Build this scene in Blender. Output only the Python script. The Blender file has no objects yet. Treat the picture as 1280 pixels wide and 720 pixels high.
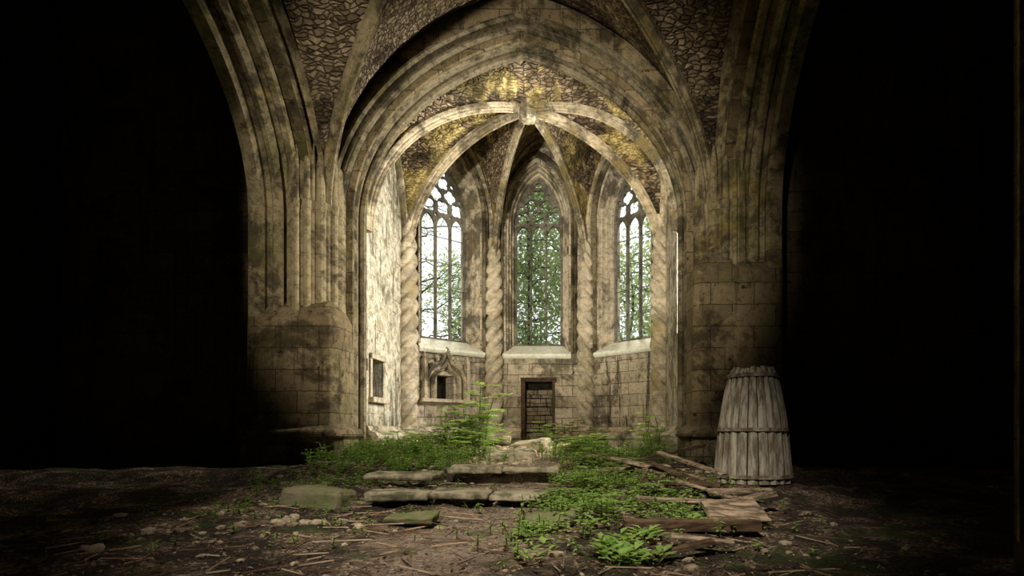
import bpy, bmesh, math, random
from mathutils import Vector, Matrix, noise
random.seed(7)
SC = bpy.context.scene
COL = SC.collection
Z = Vector((0, 0, 1))

# ------------------------------------------------------------------ materials
class NT:
    def __init__(s, name):
        s.m = bpy.data.materials.new(name); s.m.use_nodes = True
        s.t = s.m.node_tree; s.n = s.t.nodes; s.l = s.t.links
        s.b = s.n['Principled BSDF']; s.b.inputs['Roughness'].default_value = 0.9
        s.b.inputs['Specular IOR Level'].default_value = 0.15
        g = s.n.new('ShaderNodeNewGeometry'); s.pos = g.outputs['Position']; s.geo = g
    def set(s, sock, v):
        if isinstance(v, bpy.types.NodeSocket): s.l.new(v, sock)
        else: sock.default_value = v
    def math(s, op, a, b=0.0, clamp=False):
        n = s.n.new('ShaderNodeMath'); n.operation = op; n.use_clamp = clamp
        s.set(n.inputs[0], a); s.set(n.inputs[1], b); return n.outputs[0]
    def mix(s, f, a, b, mode='MIX'):
        n = s.n.new('ShaderNodeMix'); n.data_type = 'RGBA'; n.blend_type = mode
        s.set(n.inputs[0], f)
        s.set(n.inputs[6], a if not isinstance(a, tuple) else (*a, 1))
        s.set(n.inputs[7], b if not isinstance(b, tuple) else (*b, 1)); return n.outputs[2]
    def scale(s, v, sc):
        n = s.n.new('ShaderNodeVectorMath'); n.operation = 'MULTIPLY'
        s.set(n.inputs[0], v); n.inputs[1].default_value = sc; return n.outputs[0]
    def noise(s, v, sc, det=6, rough=0.6, dist=0.0):
        n = s.n.new('ShaderNodeTexNoise'); s.set(n.inputs['Vector'], v)
        n.inputs['Scale'].default_value = sc; n.inputs['Detail'].default_value = det
        n.inputs['Roughness'].default_value = rough; n.inputs['Distortion'].default_value = dist
        return n.outputs['Fac']
    def ramp(s, f, lo, hi, a=0.0, b=1.0):
        n = s.n.new('ShaderNodeMapRange'); s.set(n.inputs[0], f)
        n.inputs[1].default_value = lo; n.inputs[2].default_value = hi
        n.inputs[3].default_value = a; n.inputs[4].default_value = b
        n.interpolation_type = 'SMOOTHSTEP'; return n.outputs[0]
    def bump(s, h, st=0.5, d=0.05):
        n = s.n.new('ShaderNodeBump'); n.inputs['Strength'].default_value = st
        n.inputs['Distance'].default_value = d; s.set(n.inputs['Height'], h)
        s.l.new(n.outputs[0], s.b.inputs['Normal'])
    def out(s, col): s.set(s.b.inputs['Base Color'], col); return s.m

def ashlar(name, ang, c1, c2, mortar=(.06, .047, .03), bw=.62, bh=.31, damp=.5, plaster=0.0,
           pcol=(.58, .52, .38), green=.5, streak=.5, lowdirt=.6):
    k = NT(name)
    sp = k.n.new('ShaderNodeSeparateXYZ'); k.l.new(k.pos, sp.inputs[0])
    u = k.math('ADD', k.math('MULTIPLY', sp.outputs[0], math.cos(ang)), k.math('MULTIPLY', sp.outputs[1], math.sin(ang)))
    wob = k.math('MULTIPLY', k.math('SUBTRACT', k.noise(k.pos, 3.0, 3), .5), .05)
    cb = k.n.new('ShaderNodeCombineXYZ'); k.l.new(k.math('ADD', u, wob), cb.inputs[0]); k.l.new(k.math('ADD', sp.outputs[2], wob), cb.inputs[1])
    br = k.n.new('ShaderNodeTexBrick'); k.l.new(cb.outputs[0], br.inputs['Vector'])
    br.inputs['Scale'].default_value = 1; br.inputs['Brick Width'].default_value = bw
    br.inputs['Row Height'].default_value = bh; br.inputs['Mortar Size'].default_value = .009
    br.inputs['Mortar Smooth'].default_value = .5; br.inputs['Bias'].default_value = 0.0
    br.inputs['Color1'].default_value = (*c1, 1); br.inputs['Color2'].default_value = (*c2, 1)
    br.inputs['Mortar'].default_value = (*mortar, 1)
    col = br.outputs['Color']
    fine = k.noise(k.pos, 9, 12, .8)
    col = k.mix(k.ramp(fine, .34, .52, .75, 0), col, (c2[0]*.25, c2[1]*.24, c2[2]*.22))
    if plaster > 0:
        pm = k.ramp(k.noise(k.pos, 1.1, 10, .66), .62 - plaster * .3, .65 - plaster * .3)
        pc = k.mix(k.ramp(k.noise(k.pos, 6, 10, .8), .40, .56), (pcol[0]*.42, pcol[1]*.39, pcol[2]*.3), pcol)
        col = k.mix(pm, col, pc)
    dm = k.ramp(k.noise(k.pos, .8, 12, .74, .4), .49, .60)
    col = k.mix(k.math('MULTIPLY', dm, damp), col, (.03, .022, .012))
    st = k.ramp(k.noise(k.scale(k.pos, (6, 6, .5)), 1.0, 9, .72), .53, .61)
    col = k.mix(k.math('MULTIPLY', st, streak), col, (.018, .014, .009))
    gm = k.math('MULTIPLY', k.ramp(k.noise(k.scale(k.pos, (1, 1, .7)), 1.7, 9, .7), .5, .64), green)
    col = k.mix(gm, col, (.12, .118, .035))
    low = k.math('MULTIPLY', k.ramp(sp.outputs[2], 2.0, .5), k.ramp(k.noise(k.pos, 2.4, 9, .74), .42, .6))
    col = k.mix(k.math('MULTIPLY', low, lowdirt), col, (.035, .034, .013))
    pits = k.ramp(k.noise(k.pos, 4.5, 4, .6), .66, .69)
    col = k.mix(k.math('MULTIPLY', pits, .85), col, (.015, .011, .007))
    h = k.math('ADD', k.math('MULTIPLY', br.outputs['Fac'], -.5), k.math('MULTIPLY', fine, .9))
    h = k.math('ADD', h, k.math('MULTIPLY', pits, -.5))
    k.bump(h, .7, .04)
    return k.out(col)

def rubble_web(name, dark=1.0, yellow=.5):
    k = NT(name)
    wv = k.n.new('ShaderNodeVectorMath'); wv.operation = 'ADD'
    nz = k.n.new('ShaderNodeTexNoise'); nz.inputs['Scale'].default_value = 2.5; k.l.new(k.pos, nz.inputs['Vector'])
    sc = k.n.new('ShaderNodeVectorMath'); sc.operation = 'SCALE'; k.l.new(nz.outputs['Color'], sc.inputs[0]); sc.inputs['Scale'].default_value = .2
    k.l.new(k.pos, wv.inputs[0]); k.l.new(sc.outputs[0], wv.inputs[1])
    v = k.scale(wv.outputs[0], (5.5, 9, 17.0))
    vo = k.n.new('ShaderNodeTexVoronoi'); vo.feature = 'DISTANCE_TO_EDGE'; k.l.new(v, vo.inputs['Vector']); vo.inputs['Scale'].default_value = 1
    vc = k.n.new('ShaderNodeTexVoronoi'); k.l.new(v, vc.inputs['Vector']); vc.inputs['Scale'].default_value = 1
    sep = k.n.new('ShaderNodeSeparateColor'); k.l.new(vc.outputs['Color'], sep.inputs[0])
    a = k.mix(sep.outputs[0], tuple(c * dark for c in (.15, .10, .06)), tuple(c * dark for c in (.60, .46, .29)))
    a = k.mix(k.ramp(k.noise(k.pos, 12, 8, .7), .4, .65, .5, 0), a, (.05, .035, .02))
    joint = k.ramp(vo.outputs['Distance'], .01, .10, .85, 0)
    a = k.mix(joint, a, (.022, .016, .010))
    ym = k.ramp(k.noise(k.pos, .62, 9, .62, .3), .60 - yellow * .15, .64 - yellow * .15)
    yc = k.mix(k.ramp(k.noise(k.pos, 4, 9, .75), .42, .58), (.74, .58, .25), (.28, .21, .08))
    a = k.mix(k.math('MULTIPLY', ym, min(1, yellow * 1.3)), a, yc)
    dm = k.ramp(k.noise(k.pos, .8, 9, .68, .5), .50, .62)
    a = k.mix(k.math('MULTIPLY', dm, .8), a, (.016, .012, .008))
    h = k.math('ADD', k.ramp(vo.outputs['Distance'], 0, .2), k.math('MULTIPLY', k.noise(k.pos, 16, 6), .5))
    k.bump(h, .8, .05)
    return k.out(a)

def carved(name, c1, c2, damp=.5, green=.3, yellow=.3, dk=(.022, .017, .011)):
    k = NT(name)
    col = k.mix(k.ramp(k.noise(k.pos, 8, 12, .8), .36, .56), c2, c1)
    col = k.mix(k.math('MULTIPLY', k.ramp(k.noise(k.pos, .9, 12, .74, .4), .46, .58), damp), col, dk)
    col = k.mix(k.math('MULTIPLY', k.ramp(k.noise(k.pos, 1.5, 9, .7), .5, .64), green), col, (.13, .125, .035))
    col = k.mix(k.math('MULTIPLY', k.ramp(k.noise(k.pos, .9, 9, .66), .55, .64), yellow), col, (.52, .38, .11))
    sp = k.n.new('ShaderNodeSeparateXYZ'); k.l.new(k.pos, sp.inputs[0])
    jz = k.math('FRACT', k.math('DIVIDE', sp.outputs[2], .42))
    col = k.mix(k.ramp(jz, .0, .035, .6, 0), col, (.03, .025, .015))
    k.bump(k.noise(k.pos, 18, 10, .7), .6, .03)
    return k.out(col)

def plain(name, a, b, sc=6, scale3=(1, 1, 1), bump=.5, rough=.9):
    k = NT(name)
    n = k.noise(k.scale(k.pos, scale3), sc, 9, .7)
    col = k.mix(k.ramp(n, .38, .62), a, b)
    k.b.inputs['Roughness'].default_value = rough
    k.bump(n, bump, .03)
    return k.out(col)

def leafmat(name, a, b, tr=.5):
    k = NT(name)
    r = k.geo.outputs['Random Per Island']
    col = k.mix(r, a, b)
    k.out(col); k.b.inputs['Roughness'].default_value = .6
    t = k.n.new('ShaderNodeBsdfTranslucent'); k.l.new(k.mix(.5, col, (min(1, b[0]*1.6), min(1, b[1]*1.5), b[2])), t.inputs[0])
    mx = k.n.new('ShaderNodeMixShader'); mx.inputs[0].default_value = tr
    k.l.new(k.b.outputs[0], mx.inputs[1]); k.l.new(t.outputs[0], mx.inputs[2])
    k.l.new(mx.outputs[0], k.n['Material Output'].inputs[0])
    return k.m

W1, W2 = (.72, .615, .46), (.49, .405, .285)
ANG = math.atan2(1.8, 1.95)
M_back = ashlar('ashlar_back', 0, W1, W2, damp=.75, plaster=.25, green=.35)
M_fl = ashlar('ashlar_facet_left', ANG, W1, W2, damp=.75, plaster=.25, green=.35)
M_fr = ashlar('ashlar_facet_right', -ANG, W1, W2, damp=.75, plaster=.2, streak=.8, green=.35)
M_side = ashlar('plastered_side', math.pi/2, (.66, .59, .45), (.46, .39, .27), damp=.7, plaster=.7, pcol=(.72, .66, .52), green=.3, streak=.7)
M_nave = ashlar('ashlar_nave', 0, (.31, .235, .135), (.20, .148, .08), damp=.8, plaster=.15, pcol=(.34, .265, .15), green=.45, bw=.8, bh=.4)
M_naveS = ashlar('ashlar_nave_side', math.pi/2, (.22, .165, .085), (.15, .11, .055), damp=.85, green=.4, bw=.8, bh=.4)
M_dark = ashlar('chapel_shade_stone', math.pi/2, (.05, .042, .03), (.035, .028, .02), damp=.8, green=.3)  # stone colour darkened so the side chapels read as unlit
M_web = rubble_web('rubble_web_apse', 1.1, .85)
M_webN = rubble_web('rubble_web_nave', .85, .15)
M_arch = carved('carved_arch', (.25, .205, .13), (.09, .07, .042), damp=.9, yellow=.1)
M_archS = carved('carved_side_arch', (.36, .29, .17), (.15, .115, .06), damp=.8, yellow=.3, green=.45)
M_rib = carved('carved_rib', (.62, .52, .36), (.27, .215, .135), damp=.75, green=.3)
M_twist = carved('carved_twisted', (.66, .57, .42), (.38, .31, .21), damp=.5, green=.35, dk=(.09, .07, .042))
M_trac = carved('carved_tracery', (.24, .22, .17), (.10, .085, .065), damp=.6, green=.2, yellow=0)
M_reveal = carved('carved_reveal', (.62, .53, .39), (.28, .225, .15), damp=.8, green=.3, yellow=.1)
M_sill = carved('sill_stone', (.92, .90, .78), (.66, .68, .46), damp=.05, green=.15, yellow=.0)
M_black = plain('shade_recess', (.012, .01, .008), (.03, .025, .018))  # near-black backing, paints in the shade inside the wall recesses
M_block = ashlar('infill_block', 0, (.40, .33, .24), (.24, .19, .13), mortar=(.02, .015, .01), bw=.4, bh=.24, damp=.4, lowdirt=.1)
M_wood = plain('old_timber', (.13, .08, .045), (.035, .022, .013), 5, (1, 1, 6))
M_woodL = plain('weathered_plank', (.42, .31, .20), (.09, .062, .038), 4, (1, 5, 5))
M_slab = plain('step_stone', (.38, .32, .21), (.10, .09, .05), 4)
M_moss = plain('mossy_stone', (.12, .135, .045), (.20, .165, .10), 5)
M_rubble = plain('rubble_stone', (.46, .365, .24), (.14, .105, .065), 4)
M_leaf = leafmat('plant_leaf', (.06, .14, .025), (.25, .40, .08))
M_leafB = leafmat('plant_leaf_bright', (.12, .25, .045), (.38, .52, .15))
M_stem = plain('plant_stem', (.10, .16, .04), (.12, .10, .04))
M_tleaf = leafmat('tree_leaf', (.10, .16, .08), (.37, .45, .25), .6)
M_bark = plain('tree_bark', (.15, .13, .10), (.06, .05, .04), 5)
M_stave = plain('barrel_stave', (.50, .44, .33), (.17, .135, .085), 4, (4, 4, .6))
M_hoop = plain('barrel_hoop', (.36, .30, .22), (.12, .09, .06), 6)

def groundmat():
    k = NT('forest_floor')
    sp = k.n.new('ShaderNodeSeparateXYZ'); k.l.new(k.pos, sp.inputs[0])
    n1 = k.noise(k.pos, 1.6, 12, .74, .3); n2 = k.noise(k.pos, 30, 8, .8)
    col = k.mix(k.ramp(n2, .38, .62), (.03, .02, .013), (.38, .26, .17))
    vo = k.n.new('ShaderNodeTexVoronoi'); k.l.new(k.pos, vo.inputs['Vector']); vo.inputs['Scale'].default_value = 42
    sep = k.n.new('ShaderNodeSeparateColor'); k.l.new(vo.outputs['Color'], sep.inputs[0])
    col = k.mix(k.ramp(sep.outputs[0], .8, .86), col, (.52, .40, .28))
    px = k.math('ABSOLUTE', k.math('ADD', k.math('ADD', sp.outputs[0], -.3), k.math('MULTIPLY', k.math('SUBTRACT', n1, .5), 2.2)))
    path = k.ramp(px, .75, .3)
    dark = k.math('MULTIPLY', k.ramp(n1, .40, .54, 0, .88), k.math('SUBTRACT', 1.0, k.math('MULTIPLY', path, .75)))
    col = k.mix(dark, col, (.026, .019, .013))
    col = k.mix(k.math('MULTIPLY', path, k.ramp(n2, .35, .6, .2, .6)), col, (.48, .36, .25))
    gm = k.ramp(k.noise(k.pos, 1.2, 10, .7), .52, .6)
    col = k.mix(k.math('MULTIPLY', gm, .65), col, (.07, .10, .025))
    k.bump(k.math('ADD', n2, k.math('MULTIPLY', vo.outputs['Distance'], .6)), 1.0, .04)
    return k.out(col)
M_ground = groundmat()

# ------------------------------------------------------------------ mesh helpers
def mkobj(name, verts, faces, mats, smooth=False, midx=None, parent=None):
    me = bpy.data.meshes.new(name)
    me.from_pydata([tuple(v) for v in verts], [], faces)
    if not isinstance(mats, (list, tuple)): mats = [mats]
    for m in mats: me.materials.append(m)
    if midx: me.polygons.foreach_set('material_index', midx)
    if smooth: me.polygons.foreach_set('use_smooth', [True] * len(me.polygons))
    me.update()
    ob = bpy.data.objects.new(name, me); COL.objects.link(ob)
    if parent: ob.parent = parent
    return ob

def empty(name, loc=(0, 0, 0)):
    e = bpy.data.objects.new(name, None); COL.objects.link(e); return e

def recalc(ob):
    bm = bmesh.new(); bm.from_mesh(ob.data); bmesh.ops.recalc_face_normals(bm, faces=bm.faces)
    bm.to_mesh(ob.data); bm.free(); return ob

class MB:
    def __init__(s): s.v = []; s.f = []; s.mi = []
    def add(s, v, f, mi=0):
        o = len(s.v); s.v += list(v); s.f += [tuple(i + o for i in q) for q in f]; s.mi += [mi] * len(f)
    def box(s, lo, hi, mat=None, mi=0, jit=0.0):
        vs = [Vector((x, y, z)) for x in (lo[0], hi[0]) for y in (lo[1], hi[1]) for z in (lo[2], hi[2])]
        if jit: vs = [v + Vector([random.uniform(-jit, jit) for _ in range(3)]) for v in vs]
        if mat is not None: vs = [mat @ v for v in vs]
        s.add(vs, [(0, 1, 3, 2), (4, 6, 7, 5), (0, 4, 5, 1), (2, 3, 7, 6), (0, 2, 6, 4), (1, 5, 7, 3)], mi)
    def obj(s, name, mats, smooth=False, parent=None, bevel=0):
        ob = mkobj(name, s.v, s.f, mats, smooth, s.mi, parent)
        recalc(ob)
        if bevel:
            b = ob.modifiers.new('bevel', 'BEVEL'); b.width = bevel; b.segments = 2; b.limit_method = 'ANGLE'
        return ob

def arch_pts(a, r, c, n=16):
    R = a + c; r0 = math.sqrt(R * R - c * c); th1 = math.acos(-c / R)
    L = []
    for i in range(n + 1):
        th = math.pi + (th1 - math.pi) * i / n
        L.append((c + R * math.cos(th), R * math.sin(th) * r / r0))
    L[-1] = (0, r)
    return L + [(-x, z) for x, z in reversed(L[:-1])]

def sweep(path, N, prof, closed=True):
    n = len(path); V = []; F = []
    m = len(prof)
    for i, p in enumerate(path):
        if 0 < i < n - 1:
            t1 = (path[i] - path[i-1]).normalized(); t2 = (path[i+1] - path[i]).normalized()
            T = (t1 + t2).normalized(); k = 1 / max(.6, T.dot(t1))
        else:
            T = (path[min(i+1, n-1)] - path[max(i-1, 0)]).normalized(); k = 1
        O = N.cross(T)
        for u, v in prof: V.append(p + O * (u * k) + N * v)
    for i in range(n - 1):
        for j in range(m if closed else m - 1):
            a = i*m + j; b = i*m + (j+1) % m
            F.append((a, b, b + m, a + m))
    if closed:
        F.append(tuple(range(m))); F.append(tuple(range((n-1)*m, n*m)))
    return V, F

def panel_mesh(outline, holes, thick, fn):
    """2D filled shape with holes extruded; fn maps (s,z,d)->world"""
    cu = bpy.data.curves.new('tmp', 'CURVE'); cu.dimensions = '2D'; cu.fill_mode = 'BOTH'; cu.extrude = thick / 2
    for pts in [outline] + holes:
        sp = cu.splines.new('POLY'); sp.points.add(len(pts) - 1)
        for i, (x, y) in enumerate(pts): sp.points[i].co = (x, y, 0, 1)
        sp.use_cyclic_u = True
    ob = bpy.data.objects.new('tmp', cu); COL.objects.link(ob)
    dg = bpy.context.evaluated_depsgraph_get(); dg.update()
    me = bpy.data.meshes.new_from_object(ob.evaluated_get(dg))
    V = [fn(v.co.x, v.co.y, v.co.z) for v in me.vertices]; F = [tuple(p.vertices) for p in me.polygons]
    bpy.data.objects.remove(ob); bpy.data.curves.remove(cu); bpy.data.meshes.remove(me)
    return V, F

def rect(x0, x1, z0, z1): return [(x0, z0), (x1, z0), (x1, z1), (x0, z1)]
def circle(x, z, r, n=20): return [(x + r*math.cos(2*math.pi*i/n), z + r*math.sin(2*math.pi*i/n)) for i in range(n)]
def foil(x, z, r, k=4, n=40, rot=math.pi/4):
    return [(x + r*(.72 + .28*abs(math.cos(k*(t-rot)/2)))*math.cos(t), z + r*(.72 + .28*abs(math.cos(k*(t-rot)/2)))*math.sin(t))
            for t in [2*math.pi*i/n for i in range(n)]]

# ------------------------------------------------------------------ layout
C0 = Vector((-3.28, 11.55, 0)); C1 = Vector((-3.3, 14.2, 0)); C2 = Vector((-1.35, 16, 0))
C3 = Vector((1.35, 16, 0)); C4 = Vector((3.3, 14.2, 0)); C5 = Vector((3.28, 11.55, 0))
BOSS = Vector((0, 12.58, 8.1)); SPR = 5.0

def ground_h(x, y):
    h = 0
    def sm(a, b, t):
        t = max(0, min(1, (t-a)/(b-a))); return t*t*(3-2*t)
    h += .10 * sm(6.5, 7.0, y) + .13 * sm(8.2, 8.7, y) + .12 * sm(9, 15, y)
    for mx, my, r, a in ((-.5, 11.5, 1.0, .16), (.5, 13.2, 1.1, .2), (-2.3, 10.0, 1.1, .14), (1.5, 9.7, 1.0, .14), (2.3, 12.5, 1.1, .14),
                        (-2.6, 13, .9, .12), (-2.6, 5.6, .8, .06), (2.6, 6.6, .9, .09), (0, 14.9, .9, .12), (1.9, 5.0, .7, .06)):
        h += a * math.exp(-((x-mx)**2 + (y-my)**2) / (r*r))
    p = Vector((x, y, 0))
    h += .05 * noise.fractal(p * 1.3, 1, 2, 5) + .028 * noise.noise(p * 5) + .018 * noise.noise(p * 12)
    return h

nx, ny = 200, 330
xs = [-9.4 + 18.8*i/(nx) for i in range(nx+1)]; ys = [-5.4 + 22.3*j/ny for j in range(ny+1)]
V = [(x, y, ground_h(x, y)) for y in ys for x in xs]
F = [(j*(nx+1)+i, j*(nx+1)+i+1, (j+1)*(nx+1)+i+1, (j+1)*(nx+1)+i) for j in range(ny) for i in range(nx)]
mkobj('floor', V, F, M_ground, True)

# ------------------------------------------------------------------ apse facets with windows
def facet_fn(A, B):
    ux = (B - A).normalized(); no = Vector((-ux.y, ux.x, 0)); O = (A + B) / 2
    return lambda s, z, d: O + ux*s + Z*z + no*d, ux, no, (B - A).length

def loft(fn, A, B, d0, d1):
    n = len(A); V = [fn(x, z, d0) for x, z in A] + [fn(x, z, d1) for x, z in B]
    return V, [(i, (i+1) % n, (i+1) % n + n, i + n) for i in range(n)]

def window_outline(a, z0, zs, r, c=.5, n=14):
    return [(-a, z0)] + [(x, zs + z) for x, z in arch_pts(a, r, c, n)] + [(a, z0)]

def build_facet(A, B, wallname, wname, mat, apex, extra=(), ofs=0.0):
    fn0, ux, no, L = facet_fn(A, B)
    h = L/2 + .1
    fn = lambda s, z, d: fn0(s + ofs, z, d)
    outer = window_outline(.90, 3.05, apex - 1.45, 1.72)
    inner = window_outline(.68, 3.38, apex - 1.45, 1.45)
    mb = MB()
    mb.add(*panel_mesh(rect(-h - ofs, h - ofs, -.2, 10.2), [outer] + [rect(e[0]-ofs, e[1]-ofs, e[2], e[3]) for e in extra], .06, lambda s, z, d: fn(s, z, .03 + d)))
    mb.add(*panel_mesh(rect(-h-.6, h+.6, -.2, 10.2), [inner], .1, lambda s, z, d: fn(s, z, .62 + d)))
    for (x0, x1, z0, z1) in extra:
        a = rect(x0, x1, z0, z1); mb.add(*loft(fn0, a, a, 0.03, .4), mi=0)
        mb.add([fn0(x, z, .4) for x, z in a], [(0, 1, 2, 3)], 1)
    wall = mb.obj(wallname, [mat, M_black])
    e = empty(wname)
    mb = MB()
    steps = [(.0, 0), (.10, .07), (.28, .08), (.34, .20), (.55, .22), (.62, .36), (.8, .37), (1.0, .5)]
    def lerp(t): return [(o[0]*(1-t)+i[0]*t, o[1]*(1-t)+i[1]*t) for o, i in zip(outer, inner)]
    for k in range(len(steps)-1):
        a = lerp(steps[k][0]); b = lerp(steps[k+1][0])
        mb.add(*loft(fn, a[:], b[:], steps[k][1], steps[k+1][1]))
    mb.obj(wname + '_reveal', M_reveal, parent=e)
    path = [fn(x, z, 0) for x, z in window_outline(.98, 3.1, apex - 1.45, 1.86)]
    V, Fc = sweep(path, -no, [(0, -.05), (-.02, .05), (.03, .12), (.07, .05), (.11, .12), (.16, .05), (.16, -.05)])
    mkobj(wname + '_hood', V, Fc, M_arch, False, None, e)
    mb = MB()
    pr = [(-.10, 2.93), (-.16, 3.0), (-.14, 3.06), (.5, 3.42), (.5, 3.0)]
    V = [fn(s, z, d) for s in (-.97, .97) for d, z in pr]; n = len(pr)
    mb.add(V, [(i, (i+1) % n, (i+1) % n + n, i+n) for i in range(n)] + [tuple(range(n)), tuple(range(n, 2*n))])
    mb.obj(wname + '_sill', M_sill, parent=e)
    zt = apex - 1.34
    holes = []
    for cx in (-.445, 0, .445):
        hw = .195
        holes.append([(cx - hw, 3.42)] + [(cx + x, zt - .42 + z) for x, z in arch_pts(hw, .34, .12, 6)] + [(cx + hw, 3.42)])
    for cx in (-.43, 0, .43): holes.append(foil(cx, zt + .17 , .20))
    for cx in (-.22, .22): holes.append(foil(cx, zt + .50, .195, rot=0))
    for cx in (-.50, .50): holes.append(circle(cx*1.02, zt + .435, .07, 12))
    holes.append(foil(0, zt + .83, .185))
    for cx in (-.27, .27): holes.append(circle(cx, zt + .80, .06, 12))
    holes.append(circle(0, zt + 1.11, .09, 14))
    for cx in (-.222, .222): holes.append(circle(cx, zt - .07, .042, 10))
    V, Fc = panel_mesh(window_outline(.69, 3.36, apex - 1.45, 1.46), holes, .09, lambda s, z, d: fn(s, z, .47 + d))
    tr = mkobj(wname + '_tracery', V, Fc, M_trac, False, None, e); recalc(tr)
    mb = MB()
    for s in (-.222, .222):
        q = [fn(s + .03*math.cos(t), 0, .45 + .06*math.sin(t)) for t in [2*math.pi*i/8 for i in range(8)]]
        V = [p + Z*3.4 for p in q] + [p + Z*(zt-.2) for p in q]
        mb.add(V, [(i, (i+1) % 8, (i+1) % 8+8, i+8) for i in range(8)])
    for zz in (4.1, 4.8, 5.5, 6.2):
        a = fn(-.68, zz, .47); b = fn(.68, zz, .47)
        V = []
        for p in (a, b): V += [p + no*.009 + Z*.009, p - no*.009 + Z*.009, p - no*.009 - Z*.009, p + no*.009 - Z*.009]
        mb.add(V, [(0, 1, 5, 4), (1, 2, 6, 5), (2, 3, 7, 6), (3, 0, 4, 7)])
    mb.obj(wname + '_mullions', M_trac, True, parent=e)
    return fn0, ux, no

fL, uL, nL = build_facet(C1, C2, 'wall_apse_left', 'window_1', M_fl, 8.2, [(-.42, .06, 1.72, 2.36)])
fB, uB, nB = build_facet(C2, C3, 'wall_apse_back', 'window_2', M_back, 8.3, [(-.46, .36, .3, 2.33)], ofs=-.08)
fR, uR, nR = build_facet(C3, C4, 'wall_apse_right', 'window_3', M_fr, 8.2)

def wall_x(name, X, Y0, Y1, th, mat, holes=(), z1=10.2, sgn=1):
    V, Fc = panel_mesh(rect(Y0, Y1, -.2, z1), list(holes), th, lambda s, z, d: Vector((X + sgn*(th/2) + d, s, z)))
    mb = MB(); mb.add(V, Fc); return mb.obj(name, mat)
wall_x('wall_chancel_left', -3.3, 11.5, 14.45, .35, M_side, [rect(11.98, 12.62, 1.6, 2.42), rect(11.72, 11.82, 2.15, 2.4)], sgn=-1)
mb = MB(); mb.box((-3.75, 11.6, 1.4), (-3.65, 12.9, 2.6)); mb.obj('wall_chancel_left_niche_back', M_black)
wall_x('wall_chancel_right', 3.3, 11.5, 14.45, .35, M_side,
       [[(11.68, 3.0)] + [(11.96 + x, 6.0 + z) for x, z in arch_pts(.28, .7, .2, 10)] + [(12.24, 3.0)]], sgn=1)
e = empty('added_window')  # added opening in the right wall, lets fill light into the chancel
mb = MB()
mb.box((3.45, 11.94, 3.0), (3.53, 11.98, 6.65))
mb.obj('added_window_mullion', M_trac, parent=e)

mb = MB()
for lo, hi in (((-3.3, 11.88, 1.52), (-3.25, 11.98, 2.5)), ((-3.3, 12.62, 1.52), (-3.25, 12.74, 2.5)),
               ((-3.3, 11.88, 2.42), (-3.22, 12.74, 2.54)), ((-3.34, 11.84, 1.48), (-3.16, 12.8, 1.6))):
    mb.box(lo, hi)
mb.box((-3.5, 12.0, 1.6), (-3.46, 12.05, 2.42)); mb.box((-3.5, 12.3, 1.6), (-3.46, 12.33, 2.42))
mb.obj('aumbry_niche', M_reveal, bevel=.015)

# ogee tabernacle niche on left facet
mb = MB()
def ogee(a, h, n=18):
    P = []
    for i in range(n+1):
        t = i/n
        if t < .6:
            q = t/.6*math.pi/2*.8; x = -a*math.cos(q); z = h*.55*math.sin(q)/math.sin(math.pi*.4)
        else:
            q = (t-.6)/.4; x = -a*math.cos(math.pi*.4)*(1-q)**1.6; z = h*(.55 + .45*q)
        P.append((x, z))
    return P + [(-x, z) for x, z in reversed(P[:-1])]
cx = -.18
for a, h, d, w in ((.36, .50, .0, .06), (.52, .80, .0, .07)):
    pts = [(cx - a, 1.72)] + [(cx + x, 2.2 + z) for x, z in ogee(a, h)] + [(cx + a, 1.72)]
    V, Fc = sweep([fL(s, z, 0) for s, z in pts], -nL, [(0, -.03), (-.01, .12), (w*.5, .18), (w, .10), (w, -.03)])
    mb.add(V, Fc)
for s0 in (cx - .66, cx + .58):
    V = [fL(s, z, d) for s in (s0, s0 + .09) for d in (.02, -.15) for z in (1.62, 2.75)]
    mb.add(V, [(0, 1, 3, 2), (4, 6, 7, 5), (0, 4, 5, 1), (2, 3, 7, 6), (0, 2, 6, 4), (1, 5, 7, 3)])
    q = [fL(s0 + .045, 2.98, -.05)] + [fL(s, 2.75, d) for s, d in ((s0, .0), (s0 + .09, 0), (s0 + .09, -.15), (s0, -.15))]
    mb.add(q, [(0, 1, 2), (0, 2, 3), (0, 3, 4), (0, 4, 1)])
V = [fL(s, z, d) for s in (cx - .74, cx + .74) for d, z in ((.02, 1.58), (-.2, 1.64), (-.2, 1.72), (.02, 1.72))]
mb.add(V, [(0, 1, 5, 4), (1, 2, 6, 5), (2, 3, 7, 6), (3, 0, 4, 7), (0, 1, 2, 3), (4, 5, 6, 7)])
for dx, dz, r in ((0, 3.02, .08), (-.12, 2.92, .06), (.12, 2.92, .06), (-.42, 2.62, .06), (.42, 2.62, .06), (-.25, 2.76, .055), (.25, 2.76, .055)):
    V = [fL(cx + dx + r*math.cos(a)*math.cos(b), dz + r*math.sin(b), -.08 - r*math.sin(a)*math.cos(b)) for b in (-1.2, -.4, .4, 1.2) for a in [2*math.pi*i/8 for i in range(8)]]
    mb.add(V, [(j*8+i, j*8+(i+1) % 8, (j+1)*8+(i+1) % 8, (j+1)*8+i) for j in range(3) for i in range(8)] + [tuple(range(8)), tuple(range(24, 32))])
mb.obj('ogee_tabernacle_niche', M_reveal)

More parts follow.
